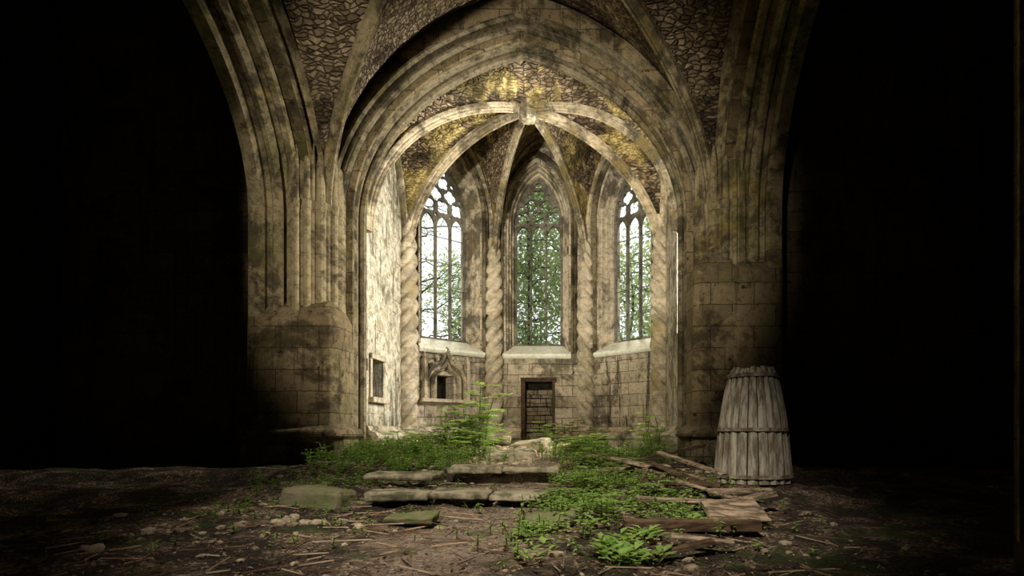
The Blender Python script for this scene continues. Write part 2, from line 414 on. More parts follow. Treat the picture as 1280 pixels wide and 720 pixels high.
# blocked doorway
e = empty('blocked_doorway')
mb = MB()
zz = .35
for row in range(7):
    hh = .245; x = -.44 - (.2 if row % 2 else 0)
    while x < .36:
        x1 = x + random.uniform(.3, .48)
        a = max(x, -.44); b = min(x1, .35)
        if b - a > .06:
            mb.box((a + .01, 16.18 + random.uniform(-.04, .04), zz + .01), (b - .01, 16.4, zz + hh - .012), jit=.01)
        x = x1
    zz += hh
mb.obj('infill_blocks', M_block, parent=e, bevel=.012)
mb = MB()
mb.box((-.54, 15.9, .4), (-.42, 16.2, 2.34)); mb.box((-.55, 15.93, 2.28), (.46, 16.15, 2.40)); mb.box((.35, 15.95, .4), (.42, 16.2, 2.3))
mb.obj('door_frame', M_wood, parent=e, bevel=.01)

def ledge(name, pts, prof, mat):
    mb = MB()
    for a, b in zip(pts[:-1], pts[1:]):
        d = (b-a).normalized(); nin = Vector((d.y, -d.x, 0))
        V = [p + nin*u + Z*z for p in (a - d*.05, b + d*.05) for u, z in prof]; n = len(prof)
        mb.add(V, [(i, (i+1) % n, (i+1) % n+n, i+n) for i in range(n)] + [tuple(range(n)), tuple(range(n, 2*n))])
    return mb.obj(name, mat)
LP = [(-.05, -.2), (.22, -.2), (.22, .62), (.3, .68), (.32, .76), (.26, .84), (.16, .88), (.1, .97), (-.05, 1.0)]
ledge('trim_1', [C0, C1, C2], LP, M_reveal)
ledge('trim_2', [C2, C2 + Vector((.78, 0, 0))], LP, M_reveal)
ledge('trim_3', [C2 + Vector((1.88, 0, 0)), C3, C4, C5], LP, M_reveal)

def twisted_column(c, inward, R=.25, z0=.9, z1=6.3, hand=1):
    e = empty('twisted_column')
    V = []; Fc = []; nseg = 40; nz = int((z1 - z0)/.03)
    c = c + inward * .13
    for j in range(nz+1):
        z = z0 + (z1 - z0)*j/nz; tp = 1 - .3*max(0, (z - 4.8)/1.5)
        for i in range(nseg):
            th = 2*math.pi*i/nseg
            r = R*tp*(.50 + .54*abs(math.sin((3*th - hand*2*math.pi*z/.38)/2))**.6)
            V.append(Vector((c.x + r*math.cos(th), c.y + r*math.sin(th), z)))
    for j in range(nz):
        for i in range(nseg):
            Fc.append((j*nseg+i, j*nseg+(i+1) % nseg, (j+1)*nseg+(i+1) % nseg, (j+1)*nseg+i))
    mkobj('shaft', V, Fc, M_twist, True, None, e)
    mb = MB()
    prof = [(.36, .1), (.36, .62), (.32, .68), (.34, .74), (.30, .82), (.25, .86), (.27, .92), (.22, .98), (.2, 1.02)]
    V = []
    for r, z in prof:
        for i in range(8):
            th = math.pi/8 + 2*math.pi*i/8; V.append(Vector((c.x + r*math.cos(th), c.y + r*math.sin(th), z)))
    Fc = [(j*8+i, j*8+(i+1) % 8, (j+1)*8+(i+1) % 8, (j+1)*8+i) for j in range(len(prof)-1) for i in range(8)]
    mb.add(V, Fc)
    side = Vector((-inward.y, inward.x, 0))
    for sg in (-1, 1):
        p = c + side*(sg*.30) - inward*.06
        q = [p + Vector((.035*math.cos(t), .035*math.sin(t), 0)) for t in [2*math.pi*i/8 for i in range(8)]]
        mb.add([v + Z*.7 for v in q] + [v + Z*6.0 for v in q], [(i, (i+1) % 8, (i+1) % 8+8, i+8) for i in range(8)])
    mb.obj('base_and_shafts', M_twist, parent=e)
cen = Vector((0, 12.58, 0))
for c, hd in ((C1, 1), (C2, 1), (C3, -1), (C4, -1)): twisted_column(c, (cen - c).normalized(), hand=hd)

# ------------------------------------------------------------------ vaults
NR = 20
def rib_curve(c, boss, spr, n=NR, inset=.08):
    h = Vector((c.x - boss.x, c.y - boss.y, 0)); d = h.length; h.normalize(); d -= inset
    P = []
    for i in range(n+1):
        ph = math.pi/2*i/n
        P.append(Vector((boss.x, boss.y, 0)) + h*(d*math.cos(ph)) + Z*(spr + (boss.z - spr)*math.sin(ph)**.96))
    return P, h
RIBP = [(.14, -.15), (.0, -.15), (-.02, -.09), (-.07, -.06), (-.10, -.09), (-.15, -.07), (-.16, -.03), (-.22, -.035), (-.25, 0), (-.22, .035), (-.16, .03), (-.15, .07), (-.10, .09), (-.07, .06), (-.02, .09), (0, .15), (.14, .15)]
def wall_half(A, B, spr, zst, apex, n=NR, c=.5):
    M = (A + B)/2; a = (B-A).length/2; d = (M - A).normalized()
    nst = int(n*.25) if zst > spr + .1 else 0
    P = [A + Z*(spr + (zst - spr)*i/nst) for i in range(nst)] if nst else []
    half = arch_pts(a, apex - zst, c*a, n - nst)[:n - nst + 1]
    for x, z in half: P.append(A + d*(a + x) + Z*(zst + z))
    return P
def half_cell(mb, R, W, m=8, amp=.03, lift=.05):
    n = len(R); V = []
    for i in range(n):
        for j in range(m+1):
            t = j/m; p = R[i]*(1-t) + W[i]*t
            p = p + Z*(lift*math.sin(math.pi*t)*i/n) + Vector((0, 0, amp*noise.noise(p*2.2)))
            V.append(p)
    mb.add(V, [(i*(m+1)+j, i*(m+1)+j+1, (i+1)*(m+1)+j+1, (i+1)*(m+1)+j) for i in range(n-1) for j in range(m)])

def vault(corners, boss, spr, walls, webname, ribname, webmat, ribmat, rscale=1.0, formeret=True):
    web = MB(); ribs = MB(); n = len(corners)
    curves = []
    for ci, c in enumerate(corners):
        P, h = rib_curve(c, boss, spr); curves.append(P)
        rs = rscale if not formeret or 0 < ci < n-1 else rscale*.8
        V, Fc = sweep(P, Z.cross(h), [(u*rs, v*rs) for u, v in RIBP]); ribs.add(V, Fc)
    for i, w in enumerate(walls):
        if w is None: continue
        A = corners[i]; B = corners[(i+1) % n]; zst, apex, cc = w
        WA = wall_half(A, B, spr, zst, apex, c=cc); WB = wall_half(B, A, spr, zst, apex, c=cc)
        half_cell(web, [p + Z*.06 for p in curves[i]], WA); half_cell(web, [p + Z*.06 for p in curves[(i+1) % n]], WB)
        if formeret and i < n-1:
            full = WA + list(reversed(WB[:-1]))
            M = (A+B)/2; inn = Vector((boss.x - M.x, boss.y - M.y, 0)).normalized()
            d = (B-A).normalized(); nn = Vector((d.y, -d.x, 0))
            if nn.dot(inn) < 0: nn = -nn
            O = nn.cross(Z)
            path = full if O.dot(A - M) > 0 else list(reversed(full))
            V, Fc = sweep(path, nn, [(.1, -.05), (.1, .1), (.02, .15), (-.02, .09), (-.06, .15), (-.11, .12), (-.13, .06), (-.13, -.05)]); ribs.add(V, Fc)
    for (r0, z0), (r1, z1) in zip([(0, -.30), (.14, -.28), (.20, -.2), (.22, -.08), (.18, .0)], [(.14, -.28), (.20, -.2), (.22, -.08), (.18, .0), (.18, .15)]):
        V = []
        for r, z in ((r0, z0), (r1, z1)):
            for k in range(24):
                t = 2*math.pi*k/24; rr = r*(1 + .12*math.cos(8*t)); V.append(boss + Vector((rr*math.cos(t), rr*math.sin(t), z)))
        ribs.add(V, [(k, (k+1) % 24, (k+1) % 24+24, k+24) for k in range(24)])
    mkobj(webname, web.v, web.f, webmat, True)
    return ribs.obj(ribname, ribmat)

vault([C0, C1, C2, C3, C4, C5], BOSS, SPR,
      [(5.0, 8.2, .8), (6.4, 9.15, .6), (6.4, 9.25, .6), (6.4, 9.15, .6), (5.0, 8.2, .8), (5.0, 9.3, .3)],
      'ceiling_apse', 'apse_vault_ribs', M_web, M_rib, .62)
def nave_bay(y0, y1, tag):
    A = Vector((-3.75, y1, 0)); B = Vector((3.75, y1, 0)); Cc = Vector((3.75, y0, 0)); D = Vector((-3.75, y0, 0))
    vault([A, B, Cc, D], Vector((0, (y0+y1)/2, 8.35)), 5.1, [(5.1, 9.45, .25), (5.1, 9.1, .3), (5.1, 9.45, .25), (5.1, 9.1, .3)],
          'ceiling_nave' + tag, 'nave_vault_ribs' , M_webN, M_archS, .72, False)
nave_bay(3.0, 10.9, ''); nave_bay(-5, 3.0, '_rear')

# chancel arch wall + moulded arch
AC, AR = 1.25, 3.42
Lx = arch_pts(3.3, AR + .1, AC, 24)
out = [(-10, -.2), (-3.3, -.2), (-3.3, 5.1)] + [(x, 5.1+z) for x, z in Lx[1:-1]] + [(3.3, 5.1), (3.3, -.2), (10, -.2), (10, 10.2), (-10, 10.2)]
V, Fc = panel_mesh(out, [], .5, lambda s, z, d: Vector((s, 11.3 + d, z)))
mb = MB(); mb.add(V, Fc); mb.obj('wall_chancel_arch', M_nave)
path = [Vector((-3.22, 11.0, .1)), Vector((-3.22, 11.0, 2.5)), Vector((-3.22, 11, 4.9))] + [Vector((x, 11.0, 5.1+z)) for x, z in arch_pts(3.22, AR, AC, 28)] + [Vector((3.22, 11, 4.9)), Vector((3.22, 11, 2.5)), Vector((3.22, 11.0, .1))]
CP = [(0, -.56), (.0, -.46), (-.03, -.45), (-.05, -.40), (-.03, -.35), (.03, -.34), (.07, -.37), (.09, -.30), (.06, -.24), (.05, -.18), (.08, -.13), (.13, -.12), (.16, -.19),
      (.20, -.24), (.23, -.14), (.21, -.06), (.22, 0), (.26, .05), (.31, .04), (.33, -.06), (.36, -.10), (.39, .0), (.40, .08), (.44, .13), (.49, .12), (.5, .05), (.5, -.4), (.3, -.56)]
V, Fc = sweep(path, Vector((0, -1, 0)), CP)
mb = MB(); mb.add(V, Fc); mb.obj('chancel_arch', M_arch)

def nave_side(sg):
    nm = 'left' if sg < 0 else 'right'
    cy = 7.05; a = 3.65
    o = [(2.9, -.2), (cy-a, -.2), (cy-a, 4.9)] + [(cy + x, 4.9 + z) for x, z in arch_pts(a, 3.55, .8, 22)[1:-1]] + [(cy+a, 4.9), (cy+a, -.2), (11.1, -.2), (11.1, 10.2), (2.9, 10.2)]
    V, Fc = panel_mesh(o, [], 1.0, lambda s, z, d: Vector((sg*4.4 + d, s, z)))
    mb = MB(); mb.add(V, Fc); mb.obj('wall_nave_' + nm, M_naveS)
    N = Vector((-sg, 0, 0))
    pts = [(cy - a, .2), (cy - a, 4.9)] + [(cy + x, 4.9+z) for x, z in arch_pts(a, 3.55, .8, 22)[1:-1]] + [(cy+a, 4.9), (cy+a, .2)]
    P = [Vector((sg*3.9, s, z)) for s, z in pts]
    if N.cross(Z).y > 0: P.reverse()
    SP = [(.45, -.0), (.45, .08), (.38, .15), (.31, .08), (.27, -.04), (.22, -.1), (.17, .0), (.11, .05), (.05, .02), (.03, -.12), (.06, -.2), (.0, -.24), (-.07, -.18), (-.13, -.22), (-.14, -.32), (-.07, -.38), (-.08, -.46),
          (-.16, -.46), (-.24, -.44), (-.3, -.52), (-.3, -.6), (-.22, -.66), (-.25, -.74), (-.33, -.74), (-.38, -.8), (-.38, -1.02), (.3, -1.02)]
    V, Fc = sweep(P, N, SP)
    mb = MB(); mb.add(V, Fc); mb.obj('nave_side_arch', M_archS)
    V, Fc = panel_mesh(rect(-5.2, 3.0, -.2, 10.2), [], .5, lambda s, z, d: Vector((sg*4.15 + d, s, z)))
    mb = MB(); mb.add(V, Fc); mb.obj('wall_nave_rear_' + nm, M_naveS)
    mb = MB()
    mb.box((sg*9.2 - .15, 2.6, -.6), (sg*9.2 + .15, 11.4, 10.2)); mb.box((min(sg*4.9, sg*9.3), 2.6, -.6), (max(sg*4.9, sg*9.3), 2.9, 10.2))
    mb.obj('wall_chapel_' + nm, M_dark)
nave_side(-1); nave_side(1)
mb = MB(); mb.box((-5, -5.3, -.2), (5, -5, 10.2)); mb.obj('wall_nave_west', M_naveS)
mb = MB(); mb.box((-9.5, -5.4, 10.2), (9.5, 17.2, 10.4)); mb.obj('sky_block_deck', M_dark)  # added slab above the vaults, keeps sky light out

def pier(sg, ztop, taper):
    mb = MB()
    def ring(xi, xo, y0, z, ch=.12): return [Vector((sg*(xi+ch), y0, z)), Vector((sg*xo, y0, z)), Vector((sg*xo, 11.06, z)), Vector((sg*xi, 11.06, z)), Vector((sg*xi, y0+ch, z))]
    levels = [(3.12, 5.0, 10.1, -.1), (3.12, 5.0, 10.1, .62), (3.17, 5.0, 10.17, .70), (3.06, 5.02, 10.04, .78), (3.10, 5.0, 10.08, .88), (3.28, 4.95, 10.28, .98),
              (3.30, 4.93, 10.3, ztop - taper), (3.42, 4.93, 10.44, ztop - taper*.5), (3.66, 4.93, 10.8, ztop + .1)]
    V = []
    for l in levels: V += ring(*l)
    n = 5
    Fc = [(j*n+i, j*n+(i+1) % n, (j+1)*n+(i+1) % n, (j+1)*n+i) for j in range(len(levels)-1) for i in range(n)] + [tuple(range(n)), tuple(range(len(V)-n, len(V)))]
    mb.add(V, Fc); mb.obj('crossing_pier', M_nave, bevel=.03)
    mb = MB()
    q = [(3.42, 11.06), (3.44, 10.92), (4.15, 10.40), (4.3, 10.5), (4.3, 11.06)]
    V = [Vector((sg*x, y, z)) for z in (1.0, 5.9) for x, y in q] + [Vector((sg*x, y, 6.6)) for x, y in [(3.75, 11.06), (3.78, 11.0), (4.2, 10.7), (4.3, 10.7), (4.3, 11.06)]]
    mb.add(V, [(j*5+i, j*5+(i+1) % 5, (j+1)*5+(i+1) % 5, (j+1)*5+i) for j in range(2) for i in range(5)] + [tuple(range(10, 15))])
    for dx, dy, r in ((3.74, 10.66, .10), (3.55, 10.82, .07), (3.93, 10.52, .07), (4.08, 10.42, .05), (3.64, 10.74, .05), (3.84, 10.58, .045)):
        q = [Vector((sg*dx + r*math.cos(t), dy + r*math.sin(t), 0)) for t in [2*math.pi*i/12 for i in range(12)]]
        lv = [(1.0, 1), (5.0, 1), (5.02, 1.2), (5.06, 1.1), (5.12, 1.3), (5.2, 1.3), (5.22, .9), (5.9, .8), (6.3, .2)]
        V = []
        for z, k in lv: V += [Vector((sg*dx, dy, z)) + (p - Vector((sg*dx, dy, 0)))*k for p in q]
        mb.add(V, [(j*12+i, j*12+(i+1) % 12, (j+1)*12+(i+1) % 12, (j+1)*12+i) for j in range(len(lv)-1) for i in range(12)])
    mb.obj('clustered_shafts', M_archS)
pier(-1, 3.4, .45); pier(1, 4.25, .4)

# ------------------------------------------------------------------ foreground objects
def G(x, y): return ground_h(x, y)
def rounded(name, pieces, mat, bevel=.03, sub=True):
    mb = MB()
    for p in pieces: mb.box(*p[:2], mat=p[2] if len(p) > 2 else None, jit=.02)
    ob = mb.obj(name, mat)
    b = ob.modifiers.new('bevel', 'BEVEL'); b.width = bevel; b.segments = 2
    if sub:
        s = ob.modifiers.new('sub', 'SUBSURF'); s.subdivision_type = 'SIMPLE'; s.levels = 3; s.render_levels = 3
        t = bpy.data.textures.new(name+'_n', 'CLOUDS'); t.noise_scale = .18; t.noise_depth = 3
        d = ob.modifiers.new('disp', 'DISPLACE'); d.texture = t; d.strength = .05; d.texture_coords = 'GLOBAL'
    return ob
def R(x, y, z, rz=0, rx=0, ry=0):
    return Matrix.Translation((x, y, z)) @ Matrix.Rotation(math.radians(rz), 4, 'Z') @ Matrix.Rotation(math.radians(ry), 4, 'Y') @ Matrix.Rotation(math.radians(rx), 4, 'X')
def step(name, x0, x1, y, depth, h, z, bow, n):
    pcs = []
    for i in range(n):
        a = x0 + (x1-x0)*i/n; b = x0 + (x1-x0)*(i+1)/n; m = ((a+b)/2 - (x0+x1)/2)/((x1-x0)/2)
        ang = math.degrees(math.atan(2*bow*m/((x1-x0)/2)))
        pcs.append(((-(b-a)/2+.004, 0, -h), ((b-a)/2-.004, depth, 0), R((a+b)/2, y + bow*m*m, z, ang)))
    rounded(name, pcs, M_slab, .02)
step('stone_step', -1.15, .9, 6.25, .5, .08, .17, -.08, 3)
step('stone_step', -.68, .9, 7.95, .5, .08, .35, .0, 2)
rounded('stone_step', [((-.5, 0, -.09), (.46, .45, 0), R(-1.2, 7.5, .28, -4))], M_slab)
rounded('mossy_block', [((-.36, -.2, -.12), (.36, .22, .12), R(-1.75, 6.4, .09, -8, 0, 3))], M_moss, .06)
rounded('mossy_block', [((-.3, -.2, -.1), (.3, .2, .1), R(-2.75, 9.0, .28, 5))], M_moss, .04)
rounded('fallen_slab', [((-.22, -.12, -.04), (.22, .12, .03), R(-.3, 5.15, .06, 4, 6))], M_moss, .02)
rounded('fallen_slab', [((-.2, -.14, -.06), (.22, .14, .06), R(.98, 5.0, .06, -8))], M_moss, .03)
rounded('fallen_slab', [((-.26, -.16, -.03), (.26, .16, .03), R(2.6, 4.9, .16, 12, 32))], M_woodL, .012)
rounded('fallen_slab', [((-.5, -.3, -.1), (.5, .3, .1), R(-.9, 12.6, .66, 15, -8, 6))], M_slab, .04)
rounded('fallen_slab', [((-.4, -.3, -.1), (.4, .3, .1), R(.1, 12.2, .56, -20, 8, -6))], M_slab, .04)
rounded('fallen_slab', [((-.45, -.3, -.1), (.45, .3, .1), R(-.1, 10.4, .40, 12, 6, -4))], M_slab, .04)

mb = MB()
def stone(mb, x, y, r, flat=.6):
    z = G(x, y)
    bm = bmesh.new(); bmesh.ops.create_icosphere(bm, subdivisions=2 if r > .06 else 1, radius=1)
    off = Vector((random.random()*50, random.random()*50, 0)); rot = Matrix.Rotation(random.random()*6.28, 3, 'Z') @ Matrix.Rotation(random.uniform(-.3, .3), 3, 'X')
    sx, sy = random.uniform(.7, 1.4), random.uniform(.7, 1.1)
    V = []
    for v in bm.verts:
        c = v.co.copy(); c *= 1 + .35*noise.noise(c*1.3 + off)
        m = max(abs(c.x), abs(c.y), abs(c.z)); c = c*(.6 + .4/m*.8)
        c = Vector((c.x*sx*r, c.y*sy*r, c.z*flat*r)); V.append(rot @ c + Vector((x, y, z + r*flat*.2)))
    F2 = [tuple(v.index for v in f.verts) for f in bm.faces]; bm.free(); mb.add(V, F2)
for _ in range(700):
    x = random.uniform(-3.6, 3.6); y = random.uniform(3.2, 15.6)
    if y > 11 and abs(x) > 3.0 - max(0, y-14)*1.0: continue
    stone(mb, x, y, random.choice((.015, .02, .025, .03, .05)) * (1.3 if y > 8 else 1))
for cxr, cyr, s, n, rr in ((-.4, 12.2, .8, 80, .15), (.5, 13.2, .9, 60, .14), (0, 14.6, 1.2, 50, .12), (2.3, 11.5, .7, 40, .12), (-3, 9.6, .5, 30, .09), (2.4, 8, .7, 30, .09), (-1.2, 5.2, .5, 14, .08), (-.3, 10.2, .8, 60, .13), (.1, 9.2, .7, 40, .09), (-2.2, 4.6, .6, 12, .08)):
    for _ in range(n):
        x = random.gauss(cxr, s*.5); y = random.gauss(cyr, s*.45)
        if abs(x) < 3 and y < 15.5: stone(mb, x, y, random.uniform(.3, 1)*rr)
mb.obj('rubble', M_rubble)

mb = MB()
for _ in range(9000):
    y = 3.0 + 9*random.random()**1.6; x = random.uniform(-3.5, 3.4)
    if noise.noise(Vector((x*.8, y*.8, 3))) < -.15 and random.random() < .8: continue
    z = G(x, y) + .008; r = random.uniform(.006, .02); a = random.random()*6.28
    t = Vector((math.cos(a), math.sin(a), random.uniform(-.3, .3))); s = Vector((-t.y, t.x, random.uniform(-.4, .4)))
    p = Vector((x, y, z)); mb.add([p - t*r, p + s*r*.5 + Z*.006, p + t*r, p - s*r*.5 + Z*.006], [(0, 1, 2), (0, 2, 3)], 0 if random.random() < .5 else 1)
for _ in range(600):   # twigs
    y = 3.0 + 8*random.random()**1.4; x = random.uniform(-3.3, 3.3); a = random.random()*3.14; L = random.uniform(.05, .22); z = G(x, y) + .015
    d = Vector((math.cos(a), math.sin(a), random.uniform(-.1, .1)))*L; s = Vector((-d.y, d.x, 0)).normalized()*.004
    p = Vector((x, y, z)); mb.add([p - d - s, p - d + s, p + d + s, p + d - s, p + Z*.008 - d, p + Z*.008 + d], [(0, 4, 5, 3), (4, 1, 2, 5), (0, 3, 2, 1)], random.randint(0, 1))
M_lit1 = plain('dead_leaf_pale', (.46, .33, .22), (.26, .17, .10)); M_lit2 = plain('dead_leaf_dark', (.15, .09, .05), (.05, .03, .02))
mkobj('leaf_litter', mb.v, mb.f, [M_lit1, M_lit2], False, mb.mi)

def plank(name, x, y, z, L, w, t, rz, ry, mat=M_woodL, rx=0):
    mb = MB(); mb.box((-L/2, -w/2, -t/2), (L/2, w/2, t/2), mat=R(x, y, z, rz, rx, ry), jit=.008); return mb.obj(name, mat, bevel=.006)
plank('fallen_beam', 2.15, 4.5, .10, 1.1, .14, .09, 3, 1, M_wood)
plank('fallen_beam', 1.0, 14.3, .74, 1.5, .14, .14, 12, -4, M_woodL)
plank('fallen_beam', -2.2, 13.2, .66, 1.3, .1, .1, -10, 6, M_wood)
for i, (x, y, z, L, w, t, rz, ry) in enumerate([(1.95, 3.8, .06, .5, .07, .03, 18, -8), (2.12, 3.95, .09, .45, .06, .03, -22, 3), (2.3, 7.3, .36, 1.2, .14, .04, -35, 10), (2.45, 6.9, .34, 1.0, .1, .04, -48, 14),
        (2.75, 7.8, .42, 1.2, .12, .04, -50, 12), (2.0, 7.9, .34, 1.0, .13, .04, 10, -3), (2.4, 6.5, .26, .9, .1, .04, -15, 2), (1.6, 8.7, .46, .9, .1, .04, -30, 5), (2.1, 7.4, .36, .9, .08, .03, -65, 6),
        (2.7, 9.3, .5, 1.4, .12, .05, 25, -10), (2.2, 5.6, .17, .8, .12, .04, 5, 3), (3.0, 6.2, .2, .7, .14, .05, -5, 0), (-2.9, 11.6, .55, 1.1, .1, .04, 60, 8), (2.9, 5.5, .2, .6, .12, .04, 20, -8), (2.55, 5.9, .25, .7, .06, .03, -40, 12)]):
    plank('broken_plank', x, y, z, L, w, t, rz, ry, M_woodL if i % 3 else M_wood)

e = empty('wooden_barrel')
bx, by, bz = 3.70, 8.05, .14
mb = MB(); ns = 22
def rad(t): return .54 - .16*t - .07*t**3 + .02*math.sin(t*math.pi)
H = 1.62
for i in range(ns):
    a0 = 2*math.pi*(i + .06)/ns; a1 = 2*math.pi*(i+.94)/ns; am = (a0+a1)/2
    V = []; top = H + random.uniform(-.02, .02)
    for k in range(13):
        t = k/12; r = rad(t)
        if k == 12: r -= .03
        for a, rr in ((a0, r - .014), (am, r + .008), (a1, r - .014), (a1, r-.05), (a0, r-.05)):
            V.append(Vector((bx + rr*math.cos(a), by + rr*math.sin(a), bz + top*t)))
    Fc = [(k*5+j, k*5+(j+1) % 5, (k+1)*5+(j+1) % 5, (k+1)*5+j) for k in range(12) for j in range(5)] + [(60, 61, 62, 63, 64), (0, 1, 2, 3, 4)]
    mb.add(V, Fc)
mb.obj('staves', M_stave, parent=e)
mb = MB()
for t in (.06, .46, .93):
    V = []
    for dz, dr in ((-.025, .006), (-.025, .024), (.025, .020), (.025, .003)):
        r = rad(t) + dr
        V += [Vector((bx + r*math.cos(2*math.pi*i/40), by + r*math.sin(2*math.pi*i/40), bz + H*t + dz)) for i in range(40)]
    mb.add(V, [(j*40+i, j*40+(i+1) % 40, ((j+1) % 4)*40+(i+1) % 40, ((j+1) % 4)*40+i) for j in range(4) for i in range(40)])
mb.obj('hoops', M_hoop, parent=e)
mb = MB(); r = rad(.95)-.02
mb.add([Vector((bx + r*math.cos(2*math.pi*i/24), by + r*math.sin(2*math.pi*i/24), bz + H*.95)) for i in range(24)], [tuple(range(24))])
mb.obj('lid', M_stave, parent=e)
rounded('timber_pallet', [((-.62, -.5, -.12), (.6, .5, .0), R(bx, by, bz - .01, 3))], M_wood, .02)

# ------------------------------------------------------------------ plants
def leaf(mb, p, d, up, L, w, mi=0):
    s = d.cross(up).normalized(); u = s.cross(d).normalized()
    m = p + d*L*.5 - u*L*.04
    mb.add([p, p + d*L*.4 + s*w*.5 + u*w*.15, p + d*L - u*L*.15, p + d*L*.4 - s*w*.5 + u*w*.15, m], [(0, 1, 4), (1, 2, 4), (2, 3, 4), (3, 0, 4)], mi)
def stemv(mb, pts, r, mi):
    for a, b in zip(pts[:-1], pts[1:]):
        d = (b-a); s = d.cross(Vector((.3, .7, .1))).normalized()*r; t = d.cross(s).normalized()*r
        mb.add([a+s, a-s*.5+t, a-s*.5-t, b+s, b-s*.5+t, b-s*.5-t], [(0, 1, 4, 3), (1, 2, 5, 4), (2, 0, 3, 5)], mi)
def herb(mb, x, y, h, nl, L, lean=.3, wr=.45):
    b = Vector((x, y, G(x, y))); a = random.random()*6.28
    ln = Vector((math.cos(a), math.sin(a), 0))*lean*h*random.random()
    pts = [b + ln*(t*t) + Z*h*t for t in (0, .35, .7, 1)]
    stemv(mb, pts, .004 + h*.004, 1)
    for k in range(nl):
        t = .25 + .75*(k+1)/nl; p = b + ln*(t*t) + Z*h*t; az = a + k*2.4 + random.uniform(-.4, .4)
        d = Vector((math.cos(az), math.sin(az), random.uniform(-.15, .5))).normalized()
        leaf(mb, p, d, Z, L*random.uniform(.7, 1.2), L*wr)
def compound(mb, x, y, h, nf, FL, L):
    b = Vector((x, y, G(x, y))); ln = Vector((random.uniform(-.15, .15), random.uniform(-.1, .1), 0))*h
    stemv(mb, [b + ln*t*t + Z*h*t for t in (0, .3, .6, 1)], .006 + h*.004, 1)
    for k in range(nf):
        t = .2 + .8*(k+1)/nf; p = b + ln*t*t + Z*h*t; az = k*2.4 + random.random(); fl = FL*(1.15 - .5*t)
        d = Vector((math.cos(az), math.sin(az), .45)).normalized()
        prev = p
        for q in range(1, 7):
            pp = p + d*fl*q/6 - Z*fl*.35*(q/6)**2
            stemv(mb, [prev, pp], .003, 1); s = d.cross(Z).normalized()
            for sg in (-1, 1): leaf(mb, pp, (d*.5 + s*sg).normalized(), Z, L, L*.45)
            prev = pp
        leaf(mb, prev, d, Z, L*1.2, L*.45)
def patch(name, mats, blobs, kind='herb'):
    mb = MB()
    for cx_, cy_, sx, sy, n, h, L in blobs:
        for _ in range(n):
            x = random.gauss(cx_, sx); y = random.gauss(cy_, sy)
            if y > 10 and abs(x) > 3.05: continue
            if abs(x) > 3.6 or y < 3.2: continue
            if kind == 'herb': herb(mb, x, y, h*random.uniform(.5, 1.2), random.randint(5, 9), L)
            else: compound(mb, x, y, h*random.uniform(.6, 1.2), random.randint(6, 10), L*3.6, L)
    ob = mkobj(name, mb.v, mb.f, mats, False, mb.mi); return ob
patch('nettle_patch', [M_leaf, M_stem], [(-2.2, 9.6, .5, .6, 200, .28, .10), (-1.5, 10.3, .5, .5, 150, .34, .11), (-1.2, 9.2, .35, .5, 70, .2, .09), (-2.7, 10.2, .25, .5, 70, .34, .10),
      (1.1, 10.8, .35, .5, 130, .34, .10), (1.9, 10.2, .4, .5, 90, .28, .10), (-2.3, 8.3, .5, .5, 50, .15, .08), (-3.0, 11.5, .2, .5, 30, .3, .1), (-2.2, 7.3, .5, .4, 30, .12, .07), (-2.6, 5.8, .5, .5, 30, .1, .06)])
patch('nettle_patch', [M_leafB, M_stem], [(1.3, 8.4, .3, .7, 140, .22, .085), (1.45, 7.0, .35, .6, 100, .18, .08), (2.4, 7.5, .5, .5, 70, .16, .07), (1.9, 6.2, .5, .5, 70, .16, .07),
      (.95, 5.3, .15, .7, 50, .16, .07), (1.8, 5.3, .5, .4, 60, .15, .07), (-1.4, 8.8, .4, .3, 50, .16, .08), (2.6, 10.6, .3, .5, 50, .3, .09), (.2, 14.9, .9, .3, 30, .3, .09),
      (-.9, 9.8, .3, .3, 30, .3, .09), (1.0, 4.4, .2, .4, 30, .12, .06), (-.2, 7.2, .6, .3, 20, .08, .05), (2.3, 5.0, .4, .5, 40, .12, .06), (-.8, 5.9, .7, .5, 30, .07, .045), (-1.2, 4.6, .8, .5, 30, .07, .04)])
patch('elder_sapling', [M_leafB, M_stem], [(-.95, 11.2, .15, .15, 5, 1.15, .14), (-1.15, 10.9, .3, .3, 10, .8, .13), (-1.6, 10.6, .4, .3, 9, .5, .12), (-.75, 10.8, .12, .2, 4, .7, .11)], 'c')
patch('elder_sapling', [M_leafB, M_stem], [(1.15, 14.6, .5, .2, 6, .6, .12), (2.75, 11.0, .12, .3, 6, .8, .11), (.3, 13.9, .2, .2, 2, .5, .11), (1.2, 10.6, .3, .3, 8, .42, .12), (1.5, 8.0, .3, .5, 10, .26, .085), (1.3, 6.0, .4, .6, 7, .2, .07)], 'c')
mb = MB()
for cx_, cy_, n in ((1.55, 3.72, 9), (1.45, 3.85, 7), (1.72, 3.7, 8), (1.6, 4.05, 7), (.95, 4.4, 3), (.92, 4.9, 3), (1.3, 4.7, 4), (2.2, 4.9, 4), (1.8, 4.15, 5), (1.0, 3.7, 3)):
    for _ in range(n):
        x = random.gauss(cx_, .07); y = random.gauss(cy_, .07); b = Vector((x, y, G(x, y)))
        for k in range(5):
            a = k*1.25 + random.random(); d = Vector((math.cos(a), math.sin(a), random.uniform(.6, 2.2))).normalized()
            L = random.uniform(.07, .13); stemv(mb, [b, b + d*L*.8], .002, 1); leaf(mb, b + d*L*.7, (d + Vector((math.cos(a), math.sin(a), 0))).normalized(), Z, L*.9, L*.45)
mkobj('broadleaf_weed', mb.v, mb.f, [M_leafB, M_stem], False, mb.mi)

